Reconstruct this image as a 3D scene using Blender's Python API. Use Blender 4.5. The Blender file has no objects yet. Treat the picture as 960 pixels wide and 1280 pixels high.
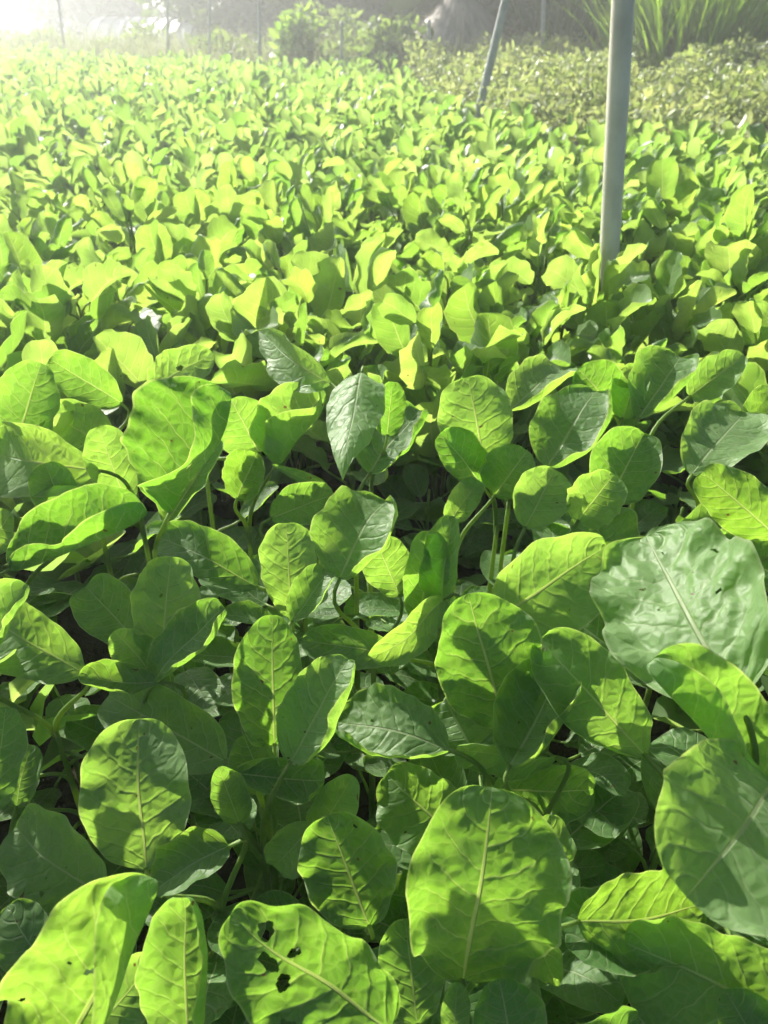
import bpy, math, random
import numpy as np
from mathutils import Matrix, Vector, Quaternion

# ------------------------------------------------------------------ camera, sky, sun, exposure
scene = bpy.context.scene
FPX, CX, CY = 967.0, 480.0, 640.0            # focal length and centre in photo pixels (960 x 1280)
PITCH = math.radians(33.0)
CAM = np.array([0.0, 0.0, 0.87])
ZC = 0.45                                    # height of the crop's canopy
FW = np.array([0, math.cos(PITCH), -math.sin(PITCH)])
RT = np.array([1.0, 0, 0])
UP = np.array([0, math.sin(PITCH), math.cos(PITCH)])

cam_d = bpy.data.cameras.new('camera')
cam = bpy.data.objects.new('camera', cam_d)
scene.collection.objects.link(cam)
cam.location = CAM
cam.rotation_euler = (math.pi/2 - PITCH, 0, 0)
cam_d.sensor_width = 36.0
cam_d.lens = FPX/1280*36.0
cam_d.clip_start = 0.02
cam_d.clip_end = 600
cam_d.dof.use_dof = True
cam_d.dof.focus_distance = 0.70
cam_d.dof.aperture_fstop = 11.0
scene.camera = cam

SUN_AZ, SUN_EL = math.radians(-38), math.radians(31)   # in front of the camera, to the left
world = bpy.data.worlds.new('World'); scene.world = world; world.use_nodes = True
wn = world.node_tree.nodes; wl = world.node_tree.links
sky = wn.new('ShaderNodeTexSky'); sky.sky_type = 'NISHITA'; sky.sun_disc = False
sky.sun_elevation = SUN_EL; sky.sun_rotation = SUN_AZ
sky.air_density = 0.5; sky.dust_density = 1.0
wl.new(sky.outputs[0], wn['Background'].inputs[0]); wn['Background'].inputs[1].default_value = 0.05
sun_d = bpy.data.lights.new('sun', 'SUN'); sun_d.energy = 5.0; sun_d.angle = math.radians(0.5)
sun_d.color = (1.0, 0.95, 0.86)
sun = bpy.data.objects.new('sun', sun_d); scene.collection.objects.link(sun)
tosun = Vector((math.sin(SUN_AZ)*math.cos(SUN_EL), math.cos(SUN_AZ)*math.cos(SUN_EL), math.sin(SUN_EL)))
sun.rotation_euler = tosun.to_track_quat('Z', 'Y').to_euler()
sun.location = tosun*30
vs = scene.view_settings
vs.view_transform = 'Standard'; vs.look = 'None'; vs.exposure = 1.33; vs.gamma = 1.0; vs.use_curve_mapping = False
cy = scene.cycles
cy.use_denoising = True
cy.max_bounces = 4; cy.transmission_bounces = 3; cy.diffuse_bounces = 2; cy.glossy_bounces = 2
cy.transparent_max_bounces = 8; cy.volume_bounces = 1
cy.sample_clamp_indirect = 6.0
cy.use_adaptive_sampling = True; cy.adaptive_threshold = 0.04; cy.adaptive_min_samples = 20
rng = np.random.default_rng(7)
random.seed(7)

def project(p):
    d = np.asarray(p, float) - CAM
    z = d @ FW
    return CX + FPX*(d @ RT)/z, CY - FPX*(d @ UP)/z, z
def ray(px, py):
    return FW + (px-CX)/FPX*RT - (py-CY)/FPX*UP
def at_depth(px, py, depth):
    return CAM + ray(px, py)*depth
def on_plane(px, py, z):
    r = ray(px, py); return CAM + r*((z-CAM[2])/r[2])
def at_y(px, py, y):
    r = ray(px, py); return CAM + r*(y/r[1])

# ------------------------------------------------------------------ object helpers
COL = scene.collection
def tag(o, label=None, cat=None, group=None, kind=None):
    if label: o['label'] = label
    if cat: o['category'] = cat
    if group: o['group'] = group
    if kind: o['kind'] = kind
    return o
def link(name, me, parent=None, loc=None):
    o = bpy.data.objects.new(name, me); COL.objects.link(o)
    if parent is not None: o.parent = parent
    if loc is not None: o.location = loc
    return o
def empty(name, loc):
    o = bpy.data.objects.new(name, None); COL.objects.link(o)
    o.location = loc; o.empty_display_size = 0.05
    return o
def mesh_np(name, verts, faces, mats, uv=None, rnd=None, mat_idx=None, smooth=True):
    """verts (n,3); faces (m,k) int array or list of arrays of k-gons"""
    me = bpy.data.meshes.new(name)
    fl = faces if isinstance(faces, list) else [faces]
    fl = [np.asarray(f, np.int32) for f in fl if len(f)]
    n_loops = sum(f.size for f in fl); n_poly = sum(len(f) for f in fl)
    me.vertices.add(len(verts)); me.vertices.foreach_set('co', np.asarray(verts, np.float32).ravel())
    me.loops.add(n_loops); me.polygons.add(n_poly)
    idx = np.concatenate([f.ravel() for f in fl])
    tot = np.concatenate([np.full(len(f), f.shape[1], np.int32) for f in fl])
    start = np.concatenate([[0], np.cumsum(tot)[:-1]]).astype(np.int32)
    me.loops.foreach_set('vertex_index', idx)
    me.polygons.foreach_set('loop_start', start)
    try: me.polygons.foreach_set('loop_total', tot)
    except Exception: pass
    if smooth: me.polygons.foreach_set('use_smooth', np.ones(n_poly, bool))
    for m in (mats if isinstance(mats, (list, tuple)) else [mats]): me.materials.append(m)
    if mat_idx is not None: me.polygons.foreach_set('material_index', np.asarray(mat_idx, np.int32))
    if uv is not None:
        l = me.uv_layers.new(name='UVMap'); l.data.foreach_set('uv', np.asarray(uv, np.float32)[idx].ravel())
    if rnd is not None:
        a = me.attributes.new('rnd', 'FLOAT', 'POINT')
        a.data.foreach_set('value', np.broadcast_to(np.asarray(rnd, np.float32), (len(verts),)).copy())
    me.update(calc_edges=True); me.validate()
    return me
def tube(path, radii, sides=6, cap=True):
    path = np.asarray(path, float); n = len(path)
    t = np.gradient(path, axis=0); t /= np.linalg.norm(t, axis=1)[:, None]+1e-12
    ref = np.array([0.31, 0.17, 0.93]) if abs(t[0][2]) < 0.9 else np.array([1.0, 0.1, 0])
    V = []
    for i in range(n):
        a = np.cross(t[i], ref); a /= np.linalg.norm(a)+1e-12
        b = np.cross(t[i], a)
        ang = np.arange(sides)*2*math.pi/sides
        V.append(path[i] + radii[i]*(np.cos(ang)[:, None]*a + np.sin(ang)[:, None]*b))
    V = np.concatenate(V)
    F = []
    for i in range(n-1):
        for k in range(sides):
            k2 = (k+1) % sides
            F.append((i*sides+k, i*sides+k2, (i+1)*sides+k2, (i+1)*sides+k))
    quads = np.array(F, np.int32)
    caps = np.array([list(range(sides))[::-1], [(n-1)*sides+k for k in range(sides)]], np.int32) if cap else np.zeros((0, sides), np.int32)
    return V, quads, caps
def bez(a, b, c, d, n):
    t = np.linspace(0, 1, n)[:, None]
    return (1-t)**3*a + 3*(1-t)**2*t*b + 3*(1-t)*t*t*c + t**3*d

# ------------------------------------------------------------------ materials
def new_mat(name):
    m = bpy.data.materials.new(name); m.use_nodes = True
    nt = m.node_tree; nt.nodes.clear()
    out = nt.nodes.new('ShaderNodeOutputMaterial')
    return m, nt, out
class N:
    """small node-graph helper"""
    def __init__(s, nt): s.nt = nt
    def node(s, t, **kw):
        n = s.nt.nodes.new(t)
        for k, v in kw.items(): setattr(n, k, v)
        return n
    def put(s, sock, v):
        if isinstance(v, (int, float)): sock.default_value = v
        elif isinstance(v, tuple): sock.default_value = v if len(v) == 4 or sock.type == 'VECTOR' else (*v, 1.0)
        else: s.nt.links.new(v, sock)
    def m(s, op, a, b=0.0, c=0.0, clamp=False):
        n = s.node('ShaderNodeMath', operation=op, use_clamp=clamp)
        for i, v in enumerate((a, b, c)): s.put(n.inputs[i], v)
        return n.outputs[0]
    def step(s, x, lo, hi):
        n = s.node('ShaderNodeMapRange', interpolation_type='SMOOTHSTEP')
        s.put(n.inputs[0], x); s.put(n.inputs[1], lo); s.put(n.inputs[2], hi)
        return n.outputs[0]
    def mix(s, f, a, b):
        n = s.node('ShaderNodeMix', data_type='RGBA')
        s.put(n.inputs[0], f); s.put(n.inputs[6], a); s.put(n.inputs[7], b)
        return n.outputs[2]
    def noise(s, scale, detail=3.0, rough=0.55, vec=None):
        n = s.node('ShaderNodeTexNoise'); n.inputs['Scale'].default_value = scale
        n.inputs['Detail'].default_value = detail; n.inputs['Roughness'].default_value = rough
        if vec is not None: s.nt.links.new(vec, n.inputs['Vector'])
        return n.outputs[0]
    def coord(s, which='Object'):
        return s.node('ShaderNodeTexCoord').outputs[which]
    def ramp(s, f, stops):
        n = s.node('ShaderNodeValToRGB'); e = n.color_ramp.elements
        e[0].position, e[0].color = stops[0][0], (*stops[0][1], 1)
        e[1].position, e[1].color = stops[-1][0], (*stops[-1][1], 1)
        for p, c in stops[1:-1]:
            k = e.new(p); k.color = (*c, 1)
        s.put(n.inputs[0], f); return n.outputs[0]

VEINS, VSLOPE = 7.0, 0.24
def leaf_material(name, refl_a, refl_b, trans_a, trans_b, rough=0.52, spec=0.6, tfac=0.55, veins=0, bump=1.0):
    """veins: 0 none (seen from afar), 1 main veins, 2 main veins, net of small veins and quilted relief"""
    m, nt, out = new_mat(name); g = N(nt)
    rnd = g.node('ShaderNodeAttribute', attribute_name='rnd').outputs['Fac']
    refl = g.mix(rnd, refl_a, refl_b)
    trans = g.mix(rnd, trans_a, trans_b)
    hue = g.m('FRACT', g.m('MULTIPLY', rnd, 7.31))
    trans = g.mix(g.m('MULTIPLY', g.m('POWER', hue, 3.0), 0.4), trans, (trans_b[0]*1.25, trans_b[1]*1.08, trans_b[2]*0.8))
    normal = None
    if veins:
        shift = g.node('ShaderNodeVectorMath', operation='ADD'); nt.links.new(g.coord('Object'), shift.inputs[0])
        nt.links.new(g.m('MULTIPLY', rnd, 37.0), shift.inputs[1]); oc = shift.outputs[0]
        uvn = g.node('ShaderNodeUVMap'); sep = g.node('ShaderNodeSeparateXYZ'); nt.links.new(uvn.outputs[0], sep.inputs[0])
        u, s_ = sep.outputs[0], sep.outputs[1]
        au = g.m('ABSOLUTE', u)
        mott = g.noise(38.0, 2.0, 0.6, oc)
        mm = g.step(mott, 0.35, 0.72)
        refl = g.mix(g.m('MULTIPLY', mm, 0.35), refl, tuple(x*1.6 for x in refl_b))
        trans = g.mix(g.m('MULTIPLY', mm, 0.35), trans, (trans_a[0]*0.42, trans_a[1]*0.60, trans_a[2]*0.5))
        wob = g.m('MULTIPLY', g.m('SUBTRACT', mott, 0.5), 0.9)
        side = g.m('MULTIPLY', g.m('GREATER_THAN', u, 0.0), 0.42)
        ph = g.m('ADD', g.m('MULTIPLY', g.m('SUBTRACT', s_, g.m('MULTIPLY', g.m('POWER', au, 1.3), VSLOPE)), VEINS), g.m('ADD', wob, side))
        dv = g.m('ABSOLUTE', g.m('SUBTRACT', g.m('FRACT', ph), 0.5))     # 0 on the vein, 0.5 between
        sec = g.m('SUBTRACT', 1.0, g.step(dv, 0.008, 0.045))
        sec = g.m('MULTIPLY', sec, g.m('SUBTRACT', 1.0, g.step(au, 0.45, 0.98)))
        midw = g.m('SUBTRACT', 0.050, g.m('MULTIPLY', s_, 0.036))
        mid = g.m('SUBTRACT', 1.0, g.step(au, g.m('MULTIPLY', midw, 0.45), midw))
        rim = g.step(au, 0.955, 0.985)  # pale leaf margin; sun caught on the edge is put into this tint
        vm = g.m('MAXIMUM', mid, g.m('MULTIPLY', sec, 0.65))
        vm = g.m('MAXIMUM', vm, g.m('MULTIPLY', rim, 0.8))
        groove = g.m('MULTIPLY', g.step(dv, 0.0, 0.14), 0.35)
        if veins > 1:
            vor = g.node('ShaderNodeTexVoronoi', feature='DISTANCE_TO_EDGE'); vor.inputs['Scale'].default_value = 105.0
            nt.links.new(oc, vor.inputs['Vector'])
            ter = g.m('SUBTRACT', 1.0, g.step(vor.outputs[0], 0.01, 0.09))
            vm = g.m('MAXIMUM', vm, g.m('MULTIPLY', ter, 0.17))
            groove = g.m('ADD', groove, g.m('ADD', g.m('MULTIPLY', g.step(vor.outputs[0], 0.0, 0.45), 0.5), g.m('MULTIPLY', mott, 0.6)))
        hgt = g.m('SUBTRACT', g.m('MULTIPLY', groove, g.m('SUBTRACT', 1.0, mid)), g.m('MULTIPLY', mid, 0.4))
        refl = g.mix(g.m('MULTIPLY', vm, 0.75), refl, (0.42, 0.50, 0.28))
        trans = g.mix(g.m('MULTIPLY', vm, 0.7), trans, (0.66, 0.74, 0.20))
        spot = g.step(g.noise(130.0, 1.0, 0.5, oc), 0.76, 0.80)          # a few brown flecks
        refl = g.mix(spot, refl, (0.16, 0.10, 0.04)); trans = g.mix(spot, trans, (0.20, 0.14, 0.03))
        bmp = g.node('ShaderNodeBump'); bmp.inputs['Strength'].default_value = 0.5*bump; bmp.inputs['Distance'].default_value = 0.0022
        nt.links.new(hgt, bmp.inputs['Height']); normal = bmp.outputs[0]
    p = g.node('ShaderNodeBsdfPrincipled')
    nt.links.new(refl, p.inputs['Base Color']); p.inputs['Roughness'].default_value = rough
    p.inputs['Specular IOR Level'].default_value = spec
    p.inputs['Sheen Weight'].default_value = 0.28 if veins else 0.1; p.inputs['Sheen Roughness'].default_value = 0.45
    p.inputs['Sheen Tint'].default_value = (0.9, 1.0, 0.82, 1)
    t = g.node('ShaderNodeBsdfTranslucent'); nt.links.new(trans, t.inputs[0])
    if normal: nt.links.new(normal, p.inputs['Normal']); nt.links.new(normal, t.inputs['Normal'])
    mx = g.node('ShaderNodeMixShader'); mx.inputs[0].default_value = tfac
    nt.links.new(p.outputs[0], mx.inputs[1]); nt.links.new(t.outputs[0], mx.inputs[2])
    nt.links.new(mx.outputs[0], out.inputs[0])
    return m
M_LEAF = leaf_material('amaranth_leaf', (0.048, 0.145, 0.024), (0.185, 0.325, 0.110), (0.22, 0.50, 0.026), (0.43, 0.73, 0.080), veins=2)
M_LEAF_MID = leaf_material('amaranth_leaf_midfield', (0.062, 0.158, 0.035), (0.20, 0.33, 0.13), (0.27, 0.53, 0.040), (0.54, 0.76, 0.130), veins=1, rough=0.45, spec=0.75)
M_LEAF_FAR = leaf_material('amaranth_leaf_distant', (0.065, 0.160, 0.040), (0.20, 0.32, 0.13), (0.24, 0.48, 0.055), (0.52, 0.72, 0.17), rough=0.43, spec=0.8)
M_WEED = leaf_material('weed_leaf', (0.17, 0.25, 0.10), (0.36, 0.40, 0.21), (0.40, 0.56, 0.11), (0.64, 0.72, 0.26), rough=0.45, tfac=0.4)
M_TREE = leaf_material('tree_leaf', (0.045, 0.09, 0.035), (0.08, 0.14, 0.05), (0.15, 0.30, 0.04), (0.26, 0.40, 0.07), tfac=0.3)
M_BUSH = leaf_material('bush_leaf', (0.07, 0.13, 0.04), (0.13, 0.19, 0.07), (0.30, 0.48, 0.07), (0.44, 0.60, 0.11), tfac=0.4)
M_GRASS = leaf_material('grass_blade', (0.07, 0.15, 0.03), (0.14, 0.24, 0.06), (0.30, 0.58, 0.03), (0.50, 0.74, 0.07), tfac=0.45)
M_DRYGRASS = leaf_material('verge_grass', (0.20, 0.24, 0.11), (0.34, 0.36, 0.20), (0.36, 0.44, 0.14), (0.54, 0.58, 0.26), tfac=0.35)
M_STRAW = leaf_material('dry_straw', (0.36, 0.32, 0.27), (0.56, 0.50, 0.42), (0.16, 0.12, 0.08), (0.24, 0.20, 0.13), tfac=0.2)
M_DEAD = leaf_material('dead_leaf', (0.17, 0.11, 0.06), (0.25, 0.17, 0.10), (0.20, 0.12, 0.05), (0.28, 0.18, 0.08), tfac=0.25)

def simple_mat(name, a, b, scale=20.0, rough=0.7, spec=0.3, metal=0.0, bump=0.3, dist=0.004, sss=None):
    m, nt, out = new_mat(name); g = N(nt)
    oc = g.coord('Object')
    f = g.step(g.noise(scale, 5.0, 0.6, oc), 0.3, 0.7)
    p = g.node('ShaderNodeBsdfPrincipled'); nt.links.new(g.mix(f, a, b), p.inputs['Base Color'])
    p.inputs['Roughness'].default_value = rough; p.inputs['Metallic'].default_value = metal
    p.inputs['Specular IOR Level'].default_value = spec
    bp = g.node('ShaderNodeBump'); bp.inputs['Strength'].default_value = bump; bp.inputs['Distance'].default_value = dist
    nt.links.new(g.noise(scale*3, 5.0, 0.6, oc), bp.inputs['Height']); nt.links.new(bp.outputs[0], p.inputs['Normal'])
    if sss:
        t = g.node('ShaderNodeBsdfTranslucent'); t.inputs[0].default_value = (*sss, 1)
        mx = g.node('ShaderNodeMixShader'); mx.inputs[0].default_value = 0.4
        nt.links.new(p.outputs[0], mx.inputs[1]); nt.links.new(t.outputs[0], mx.inputs[2]); nt.links.new(mx.outputs[0], out.inputs[0])
    else: nt.links.new(p.outputs[0], out.inputs[0])
    return m
M_SOIL = simple_mat('soil', (0.020, 0.015, 0.010), (0.042, 0.032, 0.021), 9.0, 0.95, 0.1, bump=0.8, dist=0.02)
M_STEM = simple_mat('stem_green', (0.13, 0.24, 0.05), (0.22, 0.34, 0.09), 60.0, 0.45, 0.4, sss=(0.40, 0.55, 0.08))
M_PIPE = simple_mat('grey_pipe', (0.52, 0.49, 0.43), (0.76, 0.72, 0.65), 5.0, 0.38, 0.5, metal=0.0, bump=0.08, dist=0.001)
M_PIPE_OLD = simple_mat('weathered_pipe', (0.36, 0.38, 0.37), (0.50, 0.51, 0.50), 25.0, 0.5, 0.4, bump=0.15, dist=0.001)
M_BARK = simple_mat('bark', (0.07, 0.055, 0.04), (0.13, 0.105, 0.08), 14.0, 0.9, 0.2, bump=0.8, dist=0.02)
M_PLASTIC = simple_mat('white_plastic_sheet', (0.62, 0.65, 0.66), (0.76, 0.78, 0.78), 2.0, 0.45, 0.4, bump=0.2, dist=0.02)
M_TEAL = simple_mat('teal_plastic', (0.06, 0.28, 0.24), (0.09, 0.34, 0.28), 4.0, 0.5, 0.4)
M_EARTH = simple_mat('dry_earth', (0.22, 0.17, 0.11), (0.33, 0.27, 0.18), 5.0, 0.95, 0.1, bump=0.8, dist=0.03)

# ------------------------------------------------------------------ leaf geometry
def vnoise(x, y, r, n=24):
    """smooth random bumps, about one per unit"""
    G = r.uniform(-1, 1, (n, n)); xi, yi = np.floor(x).astype(int), np.floor(y).astype(int)
    fx, fy = x-xi, y-yi; fx = fx*fx*(3-2*fx); fy = fy*fy*(3-2*fy)
    g = lambda a, b: G[a % n, b % n]
    return (g(xi, yi)*(1-fx)+g(xi+1, yi)*fx)*(1-fy) + (g(xi, yi+1)*(1-fx)+g(xi+1, yi+1)*fx)*fy
def leaf_grid(L, W, nu=9, ns=13, p=0.62, q=0.46, fold=0.15, cup=0.3, curl=0.3, ruffle=0.02, pucker=0.0, notch=0.0, twist=0.0, seed=0, nibble=0.0, rl=0.3, rr=0.3, al=0.5, ar=0.5):
    """one leaf along +Y, upper side +Z; rl / rr turn up the left / right side from al / ar of its width outwards"""
    r = np.random.default_rng(seed)
    t = np.linspace(0, 1, ns); s = 0.35*t + 0.65*(0.5-0.5*np.cos(math.pi*t))
    u = np.linspace(-1, 1, nu); u = np.sign(u)*np.abs(u)**0.92
    f = np.maximum(s, 1e-6)**p*np.maximum(1-s, 0)**q; f /= (p/(p+q))**p*(q/(p+q))**q
    f[0] = 0.018
    asym = 1 + 0.09*r.uniform(-1, 1)*np.sign(u)
    S, U = np.meshgrid(s, u, indexing='ij'); AU = np.abs(U); SG = np.sign(U)
    wav = 1 + (nibble*(np.sin(S*23+r.uniform(0, 6)+SG)+0.6*np.sin(S*41+r.uniform(0, 6))) + 0.032*np.sin(S*9+r.uniform(0, 6)+SG*2)+0.022*np.sin(S*17+r.uniform(0, 6)-SG))*AU
    HW = (W/2)*f[:, None]*asym[None, :]*wav
    X0 = U*HW
    th = curl*(s-0.45)*(0.6+0.8*s) + 0.25*np.sin(s*7+r.uniform(0, 6))*min(1.0, abs(curl)+0.2)
    yc = np.concatenate([[0], np.cumsum(0.5*(np.cos(th[1:])+np.cos(th[:-1]))*np.diff(s))])
    zc = -np.concatenate([[0], np.cumsum(0.5*(np.sin(th[1:])+np.sin(th[:-1]))*np.diff(s))])
    ch = math.hypot(yc[-1], zc[-1]); ca, sa = yc[-1]/ch, zc[-1]/ch
    Y = (yc*ca + zc*sa)/ch*L; Z = (-yc*sa + zc*ca)/ch*L
    tht = th + math.atan2(sa, ca)
    # cross-section: integrate the slope outwards from the midrib
    rim = np.where(U > 0, rr, rl)*(0.78+0.22*np.sin(S*r.uniform(4, 9)+r.uniform(0, 6)+SG*1.5))
    a0 = np.where(U > 0, ar, al) + 0.06*np.sin(S*6+r.uniform(0, 6)); da = np.where(a0 < 0.2, 0.22, 0.38)
    k = 16; cxs = np.zeros_like(U); czs = np.zeros_like(U)
    for i in range(k):
        a = AU*(i+0.5)/k
        ph = fold*(1-np.exp(-a*4.0)) + cup*a*a + rim*np.clip((a-a0)/da, 0, 1)**1.3
        cxs += np.cos(ph)/k; czs += np.sin(ph)/k
    dx = X0*cxs; dz = np.abs(X0)*czs
    k1 = r.uniform(1.8, 3.5); k2 = r.uniform(4.0, 7.0); p1, p2 = r.uniform(0, 6.28, 2)
    ruf = np.sin(2*math.pi*k1*S+p1+SG*1.3) + 0.55*np.sin(2*math.pi*k2*S+p2-SG*0.7)
    fm = np.minimum(1, f[:, None]*1.5)
    dz = dz + ruffle*W*AU**2.4*ruf*fm
    if pucker:
        ph = VEINS*(S-VSLOPE*AU**1.3) + 0.42*(U > 0)
        ridge = np.abs(np.cos(math.pi*ph))**0.6
        quilt = vnoise(ph*1.0+40, U*3.2+20, r) + 0.7*vnoise(ph*2.3+40, U*6.5+30, r)
        dz = dz + pucker*W*(0.75*ridge*(0.6+0.5*vnoise(ph*1.0+9, U*2+3, r)) + 0.65*quilt)*np.clip(AU*5, 0, 1)*np.clip((1-AU)*4, 0.25, 1)*fm
    dz = dz + 0.03*W*vnoise(S*3+5, U*1.3+7, r)*fm
    Yn = -notch*L*np.exp(-(X0/(0.11*W))**2)*S**10
    tw = twist*(S-0.3)
    ddx = dx*np.cos(tw)-dz*np.sin(tw); ddz = dx*np.sin(tw)+dz*np.cos(tw)
    co = np.stack([ddx, Y[:, None] + Yn + ddz*np.sin(tht)[:, None], Z[:, None] + ddz*np.cos(tht)[:, None]], -1)
    V = co.reshape(-1, 3)
    i = np.arange(ns-1)[:, None]*nu; j = np.arange(nu-1)[None, :]
    a = (i+j).ravel()
    F = np.stack([a, a+1, a+nu+1, a+nu], 1)
    UV = np.stack([U.ravel(), S.ravel()], 1)
    return V, F, UV
def punch(V, F, UV, holes, seed=3):
    r = np.random.default_rng(seed)
    c = UV[F].mean(1); keep = np.ones(len(F), bool)
    for (hu, hs, ru, rs) in holes:
        du, dsv = (c[:, 0]-hu)/ru, (c[:, 1]-hs)/rs
        ang = np.arctan2(dsv, du)
        lim = 1 + 0.20*np.sin(ang*2+r.uniform(0, 6)) + 0.10*np.sin(ang*5+r.uniform(0, 6))
        keep &= ~(np.hypot(du, dsv) < lim)
    return F[keep]

# ------------------------------------------------------------------ the setting: soil
def ground_mesh():
    xs = np.concatenate([[-300, -80, -30], np.linspace(-12, 12, 49), [30, 80, 300]])
    ys = np.concatenate([[-60, -10, -3], np.linspace(-1, 14, 46), [20, 40, 100, 350]])
    X, Y = np.meshgrid(xs, ys, indexing='ij')
    Z = 0.018*np.sin(X*7.1+1)*np.sin(Y*5.3) + 0.012*np.sin(X*13+Y*3)
    nx, ny = X.shape
    a = (np.arange(nx-1)[:, None]*ny + np.arange(ny-1)[None, :]).ravel()
    F = np.stack([a, a+ny, a+ny+1, a+1], 1)
    return mesh_np('soil', np.stack([X, Y, Z-0.02], -1).reshape(-1, 3), F, M_SOIL)
tag(link('ground', ground_mesh()), kind='structure')

# edge of the crop, traced along the tops of its leaves
EDGE_X = [-900, 0, 240, 480, 505, 560, 600, 960, 1800]
EDGE_Y = [38, 60, 71, 80, 88, 114, 132, 158, 200]
def in_field(x, y):
    px, py, z = project(np.stack([x, y, np.full_like(x, ZC)], -1))
    return (z > 0) & (py > np.interp(px, EDGE_X, EDGE_Y))

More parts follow.
